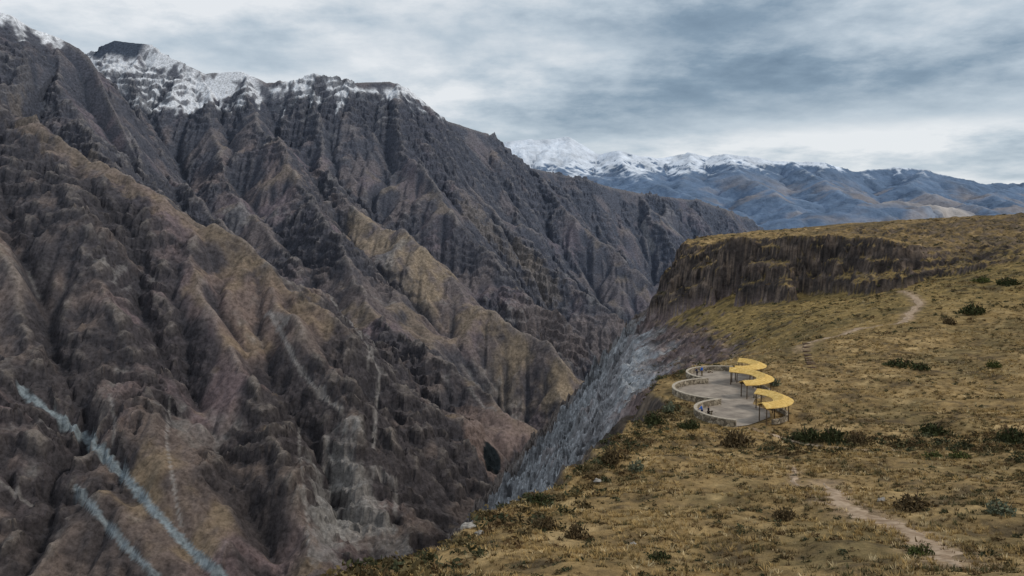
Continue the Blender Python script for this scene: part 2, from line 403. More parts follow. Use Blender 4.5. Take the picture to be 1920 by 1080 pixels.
X, Y = np.meshgrid(nx_, ny_)
big = fbm(X/14, Y/14, 3, 200); mid = fbm(X/4.5, Y/4.5, 3, 205); sml = fbm(X/1.3, Y/1.3, 2, 210)
rk = fbm(X/7, Y/7, 4, 215, .55, True); rk2 = fbm(X/24, Y/24, 5, 217, .6, True)
near_t = np.hypot(X-32, Y-124)
wb = sst(14, 26, near_t)*lerp(.35, 1, sst(45, 70, Y))
qx, qy = X+wb*(6*big+1.8*mid), Y+wb*(6*big-1.8*mid)
d, t, e = poly_near(qx, qy, rim)
ins = in_poly(qx, qy, rim+[(6000,4300),(6000,-60)])
out = np.where(ins, 0, d)
ex = np.where(ins, X, e[..., 0]); ey = np.where(ins, Y, e[..., 1])
Lz = fL(ex, ey)
dc, tc_, ec = poly_near(X, Y, cliff); upin = in_poly(X, Y, cliff); sd = np.where(upin, dc, -dc)
sd = sd+(perlin(X/17, Y/17, 220)*11+perlin(X/45, Y/45, 222)*26*sst(105, 140, X)+rk2*8+rk*4+perlin(X/2.2, Y/2.2, 224)*.5)
wid = 8+24*sst(-.08, .22, perlin(X/30, Y/30, 226))+105*sst(160, 225, X)+8*sst(118, 95, X)
mask = np.clip(sd/wid+.5, 0, 1)
led = mask*3.6+(big*2.0+mid*.9+rk2*.9)*sst(0, .06, mask)
lw_ = .55*sst(225, 175, X)
mask = np.clip(mask*(1-lw_)+lw_*np.clip((np.floor(led)+sst(.3, .7, led-np.floor(led)))/3.6, 0, 1), 0, 1)*sst(0, .04, mask)
mask = mask*sst(8, 0, out)
Uz = fU(X, Y)
base = Lz+(Uz-Lz)*mask
cut = sst(0, 5, out)*2+out*lerp(1.30, 1.2, sst(430, 700, ey))+sst(0, 3, out)*2.5*sst(110, 80, ey)
flute = np.abs(perlin((t+10*big)/46, out/160, 230))*24*sst(3, 45, out)-rk2*24*sst(3, 35, out)-rk*8*sst(2, 10, out)-big*5*sst(3, 20, out)-mid*1.8*sst(3, 10, out)
base = base-cut-flute
am = sst(150, 260, Y)*(1-mask)
amf = sst(135, 95, X)*sst(155, 200, Y)*(1-mask)
con = amf*sst(-17, -24, base+.075*Y+big*7+rk2*6)          # below this bedding plane the slope is bare rock
rocky = sst(165, 215, X)*sst(.03, .2, mask)*sst(560, 480, Y)
lip = np.exp(-(d/4.5)**2)*wb
base += big*lerp(1.7, 1.8, am)+mid*lerp(.7, .8, am)+sml*.18+mask*(big*1.6+mid*.8)*sst(.9, 1, mask)+lip*rk*1.6+rocky*(rk*2.6+big*4+rk2*2)+amf*(rk2*2+rk*.8)+con*(rk2*7+rk*3.4-2)+mask*(1-mask)*4*rk*2.4
# terrace polygon
def arc(p0, pm, p1, n):
    ax, ay = p0; bx, by = pm; cx, cy = p1
    dd = 2*(ax*(by-cy)+bx*(cy-ay)+cx*(ay-by))
    ux = ((ax*ax+ay*ay)*(by-cy)+(bx*bx+by*by)*(cy-ay)+(cx*cx+cy*cy)*(ay-by))/dd
    uy = ((ax*ax+ay*ay)*(cx-bx)+(bx*bx+by*by)*(ax-cx)+(cx*cx+cy*cy)*(bx-ax))/dd
    r = math.hypot(ax-ux, ay-uy); a0 = math.atan2(ay-uy, ax-ux); am_ = math.atan2(by-uy, bx-ux); a1 = math.atan2(cy-uy, cx-ux)
    tp = 2*math.pi
    if (am_-a0) % tp <= (a1-a0) % tp: da = (a1-a0) % tp
    else: da = -((a0-a1) % tp)
    return (ux, uy, r, a0, da), [(ux+r*math.cos(a0+da*i/n), uy+r*math.sin(a0+da*i/n)) for i in range(n+1)]
def Gz(px, py): return G(px, py, ZT)
_, l1 = arc(Gz(1374,696), Gz(1288,706), Gz(1326,719), 26)
_, l2 = arc(Gz(1326,719), Gz(1263,737), Gz(1350,759), 30)
_, l3 = arc(Gz(1350,759), Gz(1304,777), Gz(1380,800), 26)
wall_line = l1+l2[1:]+l3[1:]
terr = wall_line+[(31.3,103.6),(33.0,105.2),(35.6,108),(36.6,111.5),(35.6,116),(37.2,120),(39.6,124),(39.6,129),(41.4,133),(42.2,139),(41,145)]
bx_ = (X > 15) & (X < 55) & (Y > 95) & (Y < 155)
xx, yy = X[bx_], Y[bx_]
dT, _, _ = poly_near(xx, yy, terr+[terr[0]]); iT = in_poly(xx, yy, terr)
sT_ = np.where(iT, -dT, dT)
base[bx_] = lerp(base[bx_], ZT-.10, sst(3.0, .5, sT_))
ground = Grid(nx_, ny_, base)
# trails
def hitn(px, py): return ground.hit(px, py, 22, 900)
def spline(q, n=10):
    q = np.array(q, float); o = []
    p = np.vstack([2*q[0]-q[1], q, 2*q[-1]-q[-2]])
    for i in range(1, len(p)-2):
        for k in range(n):
            s = k/n; a, b, c_, d_ = p[i-1], p[i], p[i+1], p[i+2]
            o.append(.5*((2*b)+(-a+c_)*s+(2*a-5*b+4*c_-d_)*s*s+(-a+3*b-3*c_+d_)*s**3))
    o.append(q[-1]); return np.array(o)
trail_px = [('footpath', [(1545,905),(1568,925),(1580,945),(1610,962),(1670,985),(1720,1005),(1760,1035),(1800,1064)], 1.6),
            ('footpath', [(1410,803),(1445,812),(1480,826),(1520,834),(1570,838),(1620,842),(1700,846)], .7),
            ('footpath', [(1505,655),(1530,638),(1600,621),(1650,610),(1695,602),(1704,588),(1722,572),(1712,556),(1690,546)], 1.8),
            ('footpath', [(1478,872),(1490,884),(1488,900),(1500,912)], .5)]
trails = []
for nm, pts, w in trail_px:
    q = [hitn(*p) for p in pts]; q = [p[:2] for p in q if p]
    q2 = [q[0]]
    for p in q[1:]:
        if math.hypot(p[0]-q2[-1][0], p[1]-q2[-1][1]) < 110: q2.append(p)
    trails.append((nm, spline(q2, 12), w))
pd = np.full(X.shape, 99.0)
for nm, q, w in trails:
    b = (X > q[:, 0].min()-9) & (X < q[:, 0].max()+9) & (Y > q[:, 1].min()-9) & (Y < q[:, 1].max()+9)
    dd, _, _ = poly_near(X[b], Y[b], q[::4] if len(q) > 20 else q)
    pd[b] = np.minimum(pd[b], dd/w)
pm = sst(2.8, .8, pd)
base = base-pm*(mid*.55+sml*.17)-pm*.03
ground = Grid(nx_, ny_, base)
gyy, gxx = np.gradient(base, ny_, nx_); sl = np.hypot(gxx, gyy)
# ground colours
N1 = fbm(X/22, Y/22, 4, 240); N2 = fbm(X/5, Y/5, 4, 243); N3 = fbm(X/1.2, Y/1.2, 2, 246)
NV = fbm((X-Y)*.7/7, base/3.2, 4, 247); STR = fbm((X-Y)*.7/40, base/1.7, 3, 249)
NG = fbm((X+.5*Y)/9, (Y-.5*X)/9+base/12, 5, 248, .65)
c = np.zeros(X.shape+(3,))+np.array((.27, .182, .082))
c = cmix(c, (.15, .115, .055), sst(-.02, .26, N1+.5*N2)*.75)
c = cmix(c, (.42, .295, .145), sst(.05, .3, N2-.3*N1)*.8)
c = cmix(c, (.075, .057, .036), sst(.0, .3, -N2+.5*N3)*.8)
c = cmix(c, (.235, .172, .06), am*.5)
c = cmix(c, (.065, .052, .032), am*sst(-.02, .2, N1*.6+N2*.8)*.8)
c = cmix(c, (.10, .077, .047), mask*sst(165, 230, X)*sst(-.2, .15, N1+.6*N2)*.8)
rockc = np.zeros(X.shape+(3,))+np.array((.06, .05, .044)); rockc = cmix(rockc, (.16, .12, .09), sst(-.1, .3, N2+N3*.4))
purp = np.zeros(X.shape+(3,))+np.array((.155, .116, .112)); purp = cmix(purp, (.06, .05, .05), sst(-.1, .2, NG)); purp = cmix(purp, (.27, .22, .21), sst(.1, .4, N2-NG)*.65)
rockc = rockc+(purp-rockc)*amf[..., None]
st = sst(.75, 1.2, sl)
c = c+(rockc-c)*st[..., None]
c = c+(purp-c)*(con*sst(-.3, .0, N2+.6*N1+.2))[..., None]*.9
c = c+(rockc-c)*(rocky*sst(-.1, .2, N2+.4*N1))[..., None]*.8
cl = sst(.02, .12, mask)*sst(.995, .93, mask)*sst(235, 180, X)
cc = np.zeros(X.shape+(3,))+np.array((.062, .051, .047)); cc = cmix(cc, (.19, .142, .11), sst(.0, .28, NV+.5*STR)*.8); cc = cmix(cc, (.025, .023, .023), sst(.0, .25, -STR-.4*NV)*.85)
c = c+(cc-c)*(cl*sst(.4, 1.0, sl))[..., None]
grey = np.zeros(X.shape+(3,))+np.array((.29, .30, .315))
grey = cmix(grey, (.11, .11, .117), sst(-.02, .26, NG)*.8)
grey = cmix(grey, (.44, .45, .465), sst(.05, .3, -NG+.4*N2)*.6)
grey = cmix(grey, (.22, .17, .158), sst(.08, .38, N1+.4*N2)*.55*sst(70, 15, out))
grey = cmix(grey, (.09, .087, .092), sst(.0, -.35, rk2)*.6)
grey = cmix(grey, (.08, .078, .082), sst(1.9, 3.0, sl)*.6)
gm = sst(-54, -65, base+N1*14+N2*8)*sst(150, 200, Y)
gm = np.maximum(gm, sst(7, 16, out+N1*18+N2*7)*sst(95, 130, ey))
c = c+(grey-c)*gm[..., None]
brn = sst(1.2, 3, out+N2*3)*sst(24, 11, out+N1*16+N2*6)
c = c+(rockc-c)*(brn*.9*(1-.7*gm))[..., None]
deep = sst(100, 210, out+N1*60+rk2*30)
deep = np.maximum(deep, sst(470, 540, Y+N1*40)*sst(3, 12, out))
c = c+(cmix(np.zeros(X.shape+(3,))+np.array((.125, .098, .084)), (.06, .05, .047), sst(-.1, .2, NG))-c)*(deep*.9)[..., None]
c = cmix(c, (.33, .235, .155), sst(1.3, .6, pd+N3*1.2+N2*.8)*.6)
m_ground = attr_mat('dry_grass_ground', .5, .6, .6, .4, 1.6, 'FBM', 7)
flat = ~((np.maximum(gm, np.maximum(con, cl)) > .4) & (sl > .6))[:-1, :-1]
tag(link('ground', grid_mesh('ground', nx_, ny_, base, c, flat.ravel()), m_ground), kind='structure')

# footpaths
m_path = plain_mat('trodden_earth', (.24,.165,.105), (.46,.345,.245), 1.3, .09)
for nm, q, w in trails:
    T = np.gradient(q, axis=0); T /= np.linalg.norm(T, axis=1)[:, None]+1e-9; Nn = np.stack([-T[:, 1], T[:, 0]], 1)
    V = []; K = 6
    for i in range(len(q)):
        end = min(1, .15+i/14, .15+(len(q)-1-i)/14)
        wl, wr_ = [w*.5*end*(1+1.5*float(perlin(np.array([i*.27+o_]), np.array([w*5+o_]), 3)[0])+.9*float(perlin(np.array([i*.83+o_]), np.array([w*9+o_]), 4)[0])) for o_ in (0, 40)]
        for k in range(K+1):
            s = (k/K*2-1); p = q[i]+Nn[i]*s*(wl if s < 0 else wr_)
            V.append((p[0], p[1], float(ground.at(p[0], p[1]))+.06+.04*(w > 1.7)-.065*abs(s)))
    Fq = [(i*(K+1)+k, (i+1)*(K+1)+k, (i+1)*(K+1)+k+1, i*(K+1)+k+1) for i in range(len(q)-1) for k in range(K)]
    tag(link(nm, raw_mesh('footpath', V, Fq, 4), m_path), kind='structure')

# terrace floor
bm = bmesh.new(); vs = [bm.verts.new((x, y, ZT)) for x, y in terr]; f = bm.faces.new(vs)
if f.normal.z < 0: f.normal_flip()
bmesh.ops.triangulate(bm, faces=bm.faces[:]); me = bpy.data.meshes.new('terrace'); bm.to_mesh(me); bm.free()
m_terr = plain_mat('dusty_paving', (.20,.168,.14), (.36,.305,.25), .5, .02)
tag(link('terrace', me, m_terr), kind='structure')

# ------------------------------------------------------------------ stone wall
def sweep(line, prof):
    q = np.array(line); T = np.gradient(q, axis=0); T /= np.linalg.norm(T, axis=1)[:, None]; Nn = np.stack([-T[:, 1], T[:, 0]], 1)
    V = []; K = len(prof)
    for i in range(len(q)):
        for (a, z) in prof: p = q[i]+Nn[i]*a; V.append((p[0], p[1], z))
    Fq = [(i*K+k, i*K+(k+1) % K, (i+1)*K+(k+1) % K, (i+1)*K+k) for i in range(len(q)-1) for k in range(K)]
    bm = bmesh.new(); vv = [bm.verts.new(v) for v in V]
    for fq in Fq: bm.faces.new([vv[j] for j in fq])
    bm.faces.new(vv[:K][::-1]); bm.faces.new(vv[-K:])
    bmesh.ops.recalc_face_normals(bm, faces=bm.faces[:])
    me = bpy.data.meshes.new('sweep'); bm.to_mesh(me); bm.free(); return me
m_st, nt, b = newmat('fieldstone')
tc = nt.nodes.new('ShaderNodeTexCoord').outputs['Object']
vo = nt.nodes.new('ShaderNodeTexVoronoi'); vo.inputs['Scale'].default_value = 2.0; nt.links.new(tc, vo.inputs['Vector'])
vd = nt.nodes.new('ShaderNodeTexVoronoi'); vd.feature = 'DISTANCE_TO_EDGE'; vd.inputs['Scale'].default_value = 2.0; nt.links.new(tc, vd.inputs['Vector'])
sp = nt.nodes.new('ShaderNodeSeparateColor'); nt.links.new(vo.outputs['Color'], sp.inputs[0])
cst = nramp(nt, sp.outputs[0], [(0, (.15,.125,.095)), (.5, (.28,.235,.175)), (1, (.45,.385,.295))])
cst = nmul(nt, cst, nramp(nt, vd.outputs['Distance'], [(0, .3), (.09, 1.0)]))
nt.links.new(cst, b.inputs['Base Color']); nt.links.new(nbump(nt, vd.outputs['Distance'], 1, .12), b.inputs['Normal'])
m_cap = plain_mat('capstone', (.32,.27,.21), (.52,.455,.365), 2.5, .03)
root = empty('stone_wall', (0, 0, 0))
tag(root, 'low curving fieldstone wall with three scalloped bays along canyon edge of viewing terrace', 'wall')
link('wall_body', sweep(wall_line, [(-.19, ZT-2.2), (.23, ZT-2.2), (.19, ZT+.82), (-.19, ZT+.82)]), m_st, root)
link('coping', sweep(wall_line, [(-.22, ZT+.823), (.22, ZT+.823), (.2, ZT+.92), (-.2, ZT+.92)]), m_cap, root)

# ------------------------------------------------------------------ thatched shelters
m_th, nt, b = newmat('golden_thatch')
tc = nt.nodes.new('ShaderNodeTexCoord').outputs['Object']
n_ = nnoise(nt, tc, 2.0, 5, .7); n2_ = nnoise(nt, tc, 11, 3, .6)
cth = nmul(nt, nramp(nt, n_, [(.3, (.54,.33,.10)), (.5, (.72,.475,.15)), (.7, (.86,.63,.26))]), nramp(nt, n2_, [(.3, .7), (.7, 1.2)]))
nt.links.new(cth, b.inputs['Base Color']); nt.links.new(nbump(nt, n2_, 1, .08), b.inputs['Normal'])
m_wood = plain_mat('weathered_timber', (.06,.042,.028), (.15,.105,.065), 4, .01)
def tube(bm, p0, p1, r0, r1=None, n=8):
    from mathutils import Vector
    r1 = r1 or r0; a = Vector(p0); b2 = Vector(p1); dr = (b2-a).normalized(); s = dr.orthogonal().normalized(); t2 = dr.cross(s)
    r = [[bm.verts.new(p+(s*math.cos(2*math.pi*k/n)+t2*math.sin(2*math.pi*k/n))*rr) for k in range(n)] for p, rr in ((a, r0), (b2, r1))]
    for k in range(n): bm.faces.new([r[0][k], r[0][(k+1) % n], r[1][(k+1) % n], r[1][k]])
    bm.faces.new(r[0][::-1]); bm.faces.new(r[1])
def bm_obj(name, bm, mat, parent=None, smooth=False):
    bmesh.ops.recalc_face_normals(bm, faces=bm.faces[:])
    me = bpy.data.meshes.new(name); bm.to_mesh(me); bm.free()
    if smooth:
        for p in me.polygons: p.use_smooth = True
    return link(name, me, mat, parent)
ZR = -24.1
def shelter(p0, pm, p1, label):
    (ux, uy, r, a0, da), line = arc(G(*p0, ZR), G(*pm, ZR), G(*p1, ZR), 30)
    root = empty('thatched_shelter', (ux, uy, ZT)); tag(root, label, 'shelter', 'thatched shelters on the terrace')
    bm = bmesh.new(); hw = 1.35; rings = []
    prof = [(-hw, 2.1), (-hw-.03, 2.2), (-hw*.5, 2.48), (0, 2.74), (hw*.5, 2.48), (hw+.03, 2.2), (hw, 2.1), (hw*.5, 2.36), (0, 2.6), (-hw*.5, 2.36)]
    NS = 9
    for i in range(NS+1):
        a = a0+da*i/NS
        rings.append([bm.verts.new(((r+o+random.uniform(-.05, .05))*math.cos(a), (r+o+random.uniform(-.05, .05))*math.sin(a), z+random.uniform(-.03, .03))) for o, z in prof])
    K = len(prof)
    for i in range(NS):
        for k in range(K): bm.faces.new([rings[i][k], rings[i][(k+1) % K], rings[i+1][(k+1) % K], rings[i+1][k]])
    bm.faces.new(rings[0]); bm.faces.new(rings[-1])
    bm_obj('roof', bm, m_th, root)
    for off in (-.95, .95):
        bm = bmesh.new()
        for i in range(NS):
            q = [((r+off)*math.cos(a0+da*(i+k)/NS), (r+off)*math.sin(a0+da*(i+k)/NS), 2.16) for k in (0, 1)]
            tube(bm, q[0], q[1], .06)
        bm_obj('beam', bm, m_wood, root)
        for i in range(4):
            a = a0+da*(i/3*.96+.02)
            bm = bmesh.new(); x, y = (r+off)*math.cos(a), (r+off)*math.sin(a)
            tube(bm, (x, y, -.3), (x, y, 2.16), .085, .07); bm_obj('post', bm, m_wood, root)
    bm = bmesh.new()
    q = [((r+.45)*math.cos(a0+da*(.1+.8*i/16)), (r+.45)*math.sin(a0+da*(.1+.8*i/16))) for i in range(17)]
    q2 = [((r+.8)*math.cos(a0+da*(.1+.8*i/16)), (r+.8)*math.sin(a0+da*(.1+.8*i/16))) for i in range(17)]
    for i in range(16):
        lo = [bm.verts.new((*p, -.2)) for p in (q[i], q2[i], q2[i+1], q[i+1])]; hi = [bm.verts.new((*p, .45)) for p in (q[i], q2[i], q2[i+1], q[i+1])]
        bm.faces.new(hi)
        for k in range(4): bm.faces.new([lo[k], lo[(k+1) % 4], hi[(k+1) % 4], hi[k]])
    bmesh.ops.remove_doubles(bm, verts=bm.verts[:], dist=.001)
    bm_obj('bench', bm, m_st, root)
shelter((1420,732), (1467,745), (1428,759), 'curved golden thatch shelter on timber posts, nearest of the three and lowest in view')
shelter((1368,692), (1433,704), (1392,717), 'curved golden thatch shelter on timber posts, middle one of the three')
shelter((1386,674), (1422,682), (1378,689), 'curved golden thatch shelter farthest back on the terrace, partly hidden by the middle roof')

# ------------------------------------------------------------------ stone stairway on the slope
m_step = plain_mat('step_stone', (.08,.055,.04), (.16,.11,.08), 2, .04)
qa = hitn(1522,690); qb = hitn(1512,645)
root = empty('stone_stairway', qa); tag(root, 'short flight of brown stone steps climbing the grassy slope behind the shelters', 'steps')
for i in range(12):
    s = i/11; x = lerp(qa[0], qb[0], s); y = lerp(qa[1], qb[1], s); z = float(ground.at(x, y))
    bm = bmesh.new(); bmesh.ops.create_cube(bm, size=1)
    for v in bm.verts: v.co = (v.co.x*1.5*(1+.1*v.co.y)+x-qa[0]+random.uniform(-.1, .1), v.co.y*.6+y-qa[1], v.co.z*.26+z-qa[2]+.07)
    bmesh.ops.bevel(bm, geom=bm.edges[:], offset=.04, segments=1, affect='EDGES')
    bm_obj('step', bm, m_step, root)

# ------------------------------------------------------------------ people
m_skin = plain_mat('skin', (.33,.19,.12), (.4,.24,.16), 9)
m_hair = plain_mat('dark_hair', (.012,.009,.008), (.03,.022,.018), 30)
def cloth(n, c): return plain_mat(n, tuple(k*.8 for k in c), tuple(min(1, k*1.15) for k in c), 12, .004)
m_blue = cloth('blue_cloth', (.02,.13,.52)); m_navy = cloth('navy_cloth', (.02,.035,.09)); m_black = cloth('black_cloth', (.015,.015,.018)); m_denim = cloth('denim', (.05,.08,.16)); m_khaki = cloth('khaki_cloth', (.2,.16,.1))
def skin(name, pts, edges, mat, parent, sub=1):
    me = bpy.data.meshes.new(name); me.from_pydata([p[:3] for p in pts], edges, []); o = bpy.data.objects.new(name, me); C.objects.link(o)
    o.modifiers.new('s', 'SKIN'); sv = me.skin_vertices[0].data
    for i, p in enumerate(pts): sv[i].radius = (p[3], p[4] if len(p) > 4 else p[3])
    sv[0].use_root = True
    if sub: u = o.modifiers.new('u', 'SUBSURF'); u.levels = sub; u.render_levels = sub
    dg = bpy.context.evaluated_depsgraph_get(); dg.update(); m2 = bpy.data.meshes.new_from_object(o.evaluated_get(dg)); bpy.data.objects.remove(o)
    m2.materials.clear()
    for p in m2.polygons: p.use_smooth = True
    return link(name, m2, mat, parent)
def person(loc, rz, top, legs, label, pose):
    root = empty('person', loc, rz); tag(root, label, 'person', 'visitors standing at the terrace wall')
    lean = {'lean': .12, 'stand': 0.0, 'point': .03}[pose]
    P = [(0,0,.95,.135,.1),(0,lean*.3,1.12,.125,.09),(0,lean*.8,1.32,.15,.1),(0,lean*1.0,1.44,.1,.08),(0,lean*1.2,1.52,.052),(0,lean*1.3+.015,1.60,.075,.085),(0,lean*1.35+.015,1.69,.07,.08),(0,lean*1.35+.11,1.61,.016)]
    E = [(0,1),(1,2),(2,3),(3,4),(4,5),(5,6),(5,7)]
    J = {}
    for s in (-1, 1):
        if pose == 'lean': el, wr = (s*.27, lean+.1, 1.18), (s*.2, lean+.33, 1.02)
        elif pose == 'point' and s == 1: el, wr = (s*.3, .2, 1.36), (s*.22, .38, 1.52)
        else: el, wr = (s*.27, lean-.02, 1.13), (s*.27, lean+.1, .89)
        sh = (s*.19, lean*.95, 1.40)
        n0 = len(P); P += [(*sh, .062), (*el, .045), (*wr, .03)]; E += [(3, n0), (n0, n0+1), (n0+1, n0+2)]
        dv = np.array(wr)-np.array(el); dv /= np.linalg.norm(dv); sd_ = np.array((1., 0, 0)); 
        pa = np.array(wr)+dv*.07; P.append((*pa, .032, .018)); E.append((n0+2, n0+3))
        for k, (o_, L) in enumerate(((-.028, .07), (-.01, .08), (.01, .075), (.028, .058))):
            m = pa+sd_*o_+dv*L*.55; tp = m+dv*L*.4+np.array((0, .012, -.012)); i0 = len(P); P += [(*m, .009), (*tp, .008)]; E += [(n0+3, i0), (i0, i0+1)]
        m = np.array(wr)+dv*.03-sd_*s*.04; i0 = len(P); P += [(*m, .011), (*(m+dv*.035), .009)]; E += [(n0+2, i0), (i0, i0+1)]
        hp = (s*.095, 0, .90); kn = (s*.105, .03, .49); an = (s*.11, -.01, .085); to = (s*.125, .15, .035)
        i0 = len(P); P += [(*hp, .092), (*kn, .06), (*an, .042), (*to, .04, .03)]; E += [(0, i0), (i0, i0+1), (i0+1, i0+2), (i0+2, i0+3)]
        J[s] = (sh, el, wr, hp, kn, an)
    skin('body', P, E, m_skin, root)
    Q = [(0,0,.86,.165,.125),(0,lean*.3,1.12,.15,.12),(0,lean*.8,1.32,.175,.125),(0,lean,1.45,.11,.095)]; EE = [(0,1),(1,2),(2,3)]
    for s in (-1, 1):
        sh, el, wr = J[s][:3]; n0 = len(Q); Q += [(*sh, .083), (*el, .064), (*(np.array(el)+(np.array(wr)-np.array(el))*.9), .048)]; EE += [(3, n0), (n0, n0+1), (n0+1, n0+2)]
    skin('jacket', Q, EE, top, root)
    Q = [(0,0,.93,.155,.115)]; EE = []
    for s in (-1, 1):
        hp, kn, an = J[s][3:]; n0 = len(Q); Q += [(*hp, .108), (*kn, .078), (*an, .062)]; EE += [(0, n0), (n0, n0+1), (n0+1, n0+2)]
    skin('trousers', Q, EE, legs, root)
    for s in (-1, 1):
        an = J[s][5]; skin('shoe', [(an[0], an[1]-.03, .05, .052, .05), (an[0]+s*.015, .14, .045, .05, .042)], [(0, 1)], m_black, root)
    skin('hair', [(0, lean*1.3-.02, 1.63, .088, .08), (0, lean*1.35-.005, 1.705, .088, .088)], [(0, 1)], m_hair, root)
def stand(px, py, rz, *a):
    x, y = G(px, py, ZT+.02); person((x, y, ZT+.005), rz, *a)
stand(1316, 781, math.radians(70), m_blue, m_navy, 'person in bright blue jacket leaning on the near bay of the stone wall', 'lean')
stand(1328, 784, math.radians(60), m_black, m_black, 'person in black jacket and trousers standing at the near bay of the wall', 'stand')
stand(1307, 707, math.radians(60), m_navy, m_black, 'person in navy jacket leaning on the far bay of the stone wall', 'lean')
stand(1316, 705, math.radians(30), m_blue, m_khaki, 'person in blue jacket and khaki trousers at the far bay of the wall', 'point')

# ------------------------------------------------------------------ dry grass (uncountable)
def tufts():
    P = []; Hh = []
    for x0, x1, y0, y1, n, h0, h1 in [(-22,50,24,60,24000,.15,.42),(-10,75,60,105,27000,.2,.48),(10,125,105,180,20000,.25,.55),(40,190,180,340,12000,.35,.75),(90,340,340,560,4500,.4,.9)]:
        P.append(np.stack([np.random.uniform(x0, x1, n), np.random.uniform(y0, y1, n)], 1)); Hh.append(np.random.uniform(h0, h1, n))
    P = np.concatenate(P); Hh = np.concatenate(Hh)
    x, y = P.T; z = ground.at(x, y)
    px = 960+F*x/(y*.98)
    cl_ = fbm(x/7, y/7, 3, 300)
    e1 = .8; sl_ = np.hypot(ground.at(x+e1, y)-ground.at(x-e1, y), ground.at(x, y+e1)-ground.at(x, y-e1))/(2*e1)
    d_, _, _ = poly_near(x, y, rim); inside = in_poly(x, y, rim+[(6000,4300),(6000,-60)])
    dT_, _, _ = poly_near(x, y, terr+[terr[0]]); iT_ = in_poly(x, y, terr)
    cn_ = np.maximum(Grid(nx_, ny_, con).at(x, y), Grid(nx_, ny_, rocky).at(x, y)*.6)
    ok = (px > -40) & (px < 2010) & (sl_ < .85) & (inside | (d_ < 2)) & ~iT_ & (dT_ > .4) & (np.random.rand(len(x)) < .5+2.2*cl_) & ~((z < -46) & (y > 150)) & (cn_ < np.random.uniform(.2, .9, len(x)))
    for nm, q, w in trails:
        dd, _, _ = poly_near(x, y, q[::4]); ok &= dd > (w*.45*np.random.uniform(.4, 1.3, len(x)) if w < 1.7 else 3.5)
    return x[ok], y[ok], z[ok], Hh[ok], cl_[ok]
x, y, z, hh, cn = tufts(); n = len(x); B = 11
az = np.random.uniform(0, 2*np.pi, (n, B)); rr = np.random.uniform(0, .45, (n, B))*hh[:, None]; lean = np.random.uniform(.15, .9, (n, B)); hb = hh[:, None]*np.random.uniform(.55, 1.1, (n, B))
bx = x[:, None]+np.cos(az)*rr; by = y[:, None]+np.sin(az)*rr; bz = np.broadcast_to(z[:, None]-.04, bx.shape)
wv = hh[:, None]*np.random.uniform(.06, .12, (n, B)); pa = az+np.random.uniform(.6, 2.4, (n, B))
V = np.stack([np.stack([bx-np.cos(pa)*wv, by-np.sin(pa)*wv, bz], -1), np.stack([bx+np.cos(pa)*wv, by+np.sin(pa)*wv, bz], -1), np.stack([bx+np.cos(az)*lean*hb, by+np.sin(az)*lean*hb, bz+hb*(1-.35*lean)], -1)], 2).reshape(-1, 3)
k = np.random.rand(n, 1); tone = fbm(x/16, y/16, 3, 320)[:, None]+.6*fbm(x/4, y/4, 2, 324)[:, None]; k = np.clip(k*.7+.15+tone*1.3, 0, 1)
cc = np.where(k < .46, 1, 0)*np.array([(.46,.318,.138)])+np.where((k >= .46) & (k < .64), 1, 0)*np.array([(.285,.206,.09)])+np.where((k >= .64) & (k < .82), 1, 0)*np.array([(.185,.126,.062)])+np.where(k >= .82, 1, 0)*np.array([(.115,.104,.052)])
cc = np.where(np.random.rand(n, 1) < .1, np.array([(.66,.52,.30)]), cc)
cc = cc*np.random.uniform(.6, 1.3, (n, 1))
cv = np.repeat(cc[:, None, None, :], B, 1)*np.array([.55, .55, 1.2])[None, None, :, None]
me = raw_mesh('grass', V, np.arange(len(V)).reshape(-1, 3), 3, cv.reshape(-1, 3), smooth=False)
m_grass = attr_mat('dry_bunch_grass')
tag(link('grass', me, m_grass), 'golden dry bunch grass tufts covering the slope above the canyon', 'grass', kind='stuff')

# ------------------------------------------------------------------ low scrub (uncountable) and single shrubs
def leaf_cloud(n, rad, leaf, rg, lumps=5):
    lc = rg.normal(size=(lumps, 3)); lc /= np.linalg.norm(lc, axis=1)[:, None]; lc *= rg.uniform(.25, .6, (lumps, 1)); lc[:, 2] = np.abs(lc[:, 2])*.9
    w = rg.randint(0, lumps, n); v = rg.normal(size=(n, 3)); v /= np.linalg.norm(v, axis=1)[:, None]
    p = lc[w]+v*rg.uniform(.25, .5, (n, 1)); p[:, 2] = np.abs(p[:, 2])*.85+.05
    p = p*np.array(rad)
    a = rg.normal(size=(n, 3)); a /= np.linalg.norm(a, axis=1)[:, None]; b2 = np.cross(a, rg.normal(size=(n, 3))); b2 /= np.linalg.norm(b2, axis=1)[:, None]
    L = leaf*rg.uniform(.6, 1.3, (n, 1))
    return np.stack([p-a*L, p+b2*L*.45, p+a*L, p-b2*L*.45], 1)
rg = np.random.RandomState(11)
def scatter(n, box, cond):
    x = rg.uniform(box[0], box[1], n); y = rg.uniform(box[2], box[3], n); m = cond(x, y); return x[m], y[m]
inr = lambda x, y: in_poly(x, y, rim+[(6000,4300),(6000,-60)])
def dens(s, th, sd): return lambda x, y: inr(x, y) & (fbm(x/s, y/s, 3, sd) > th) & ~in_poly(x, y, terr) & (poly_near(x, y, terr+[terr[0]])[0] > .8)
spots = [(p[0], p[1], rg.uniform(*rr_)) for b, n, th, rr_ in [((-10,50,26,70),2900,-.04,(.12,.42)), ((0,80,70,105),2400,-.03,(.16,.52)), ((20,130,105,190),1700,.01,(.22,.65)), ((45,200,180,340),1600,-.02,(.45,1.2)), ((80,340,335,560),1100,-.05,(.6,1.6))] for p in zip(*scatter(n, b, dens(9, th, 310)))]
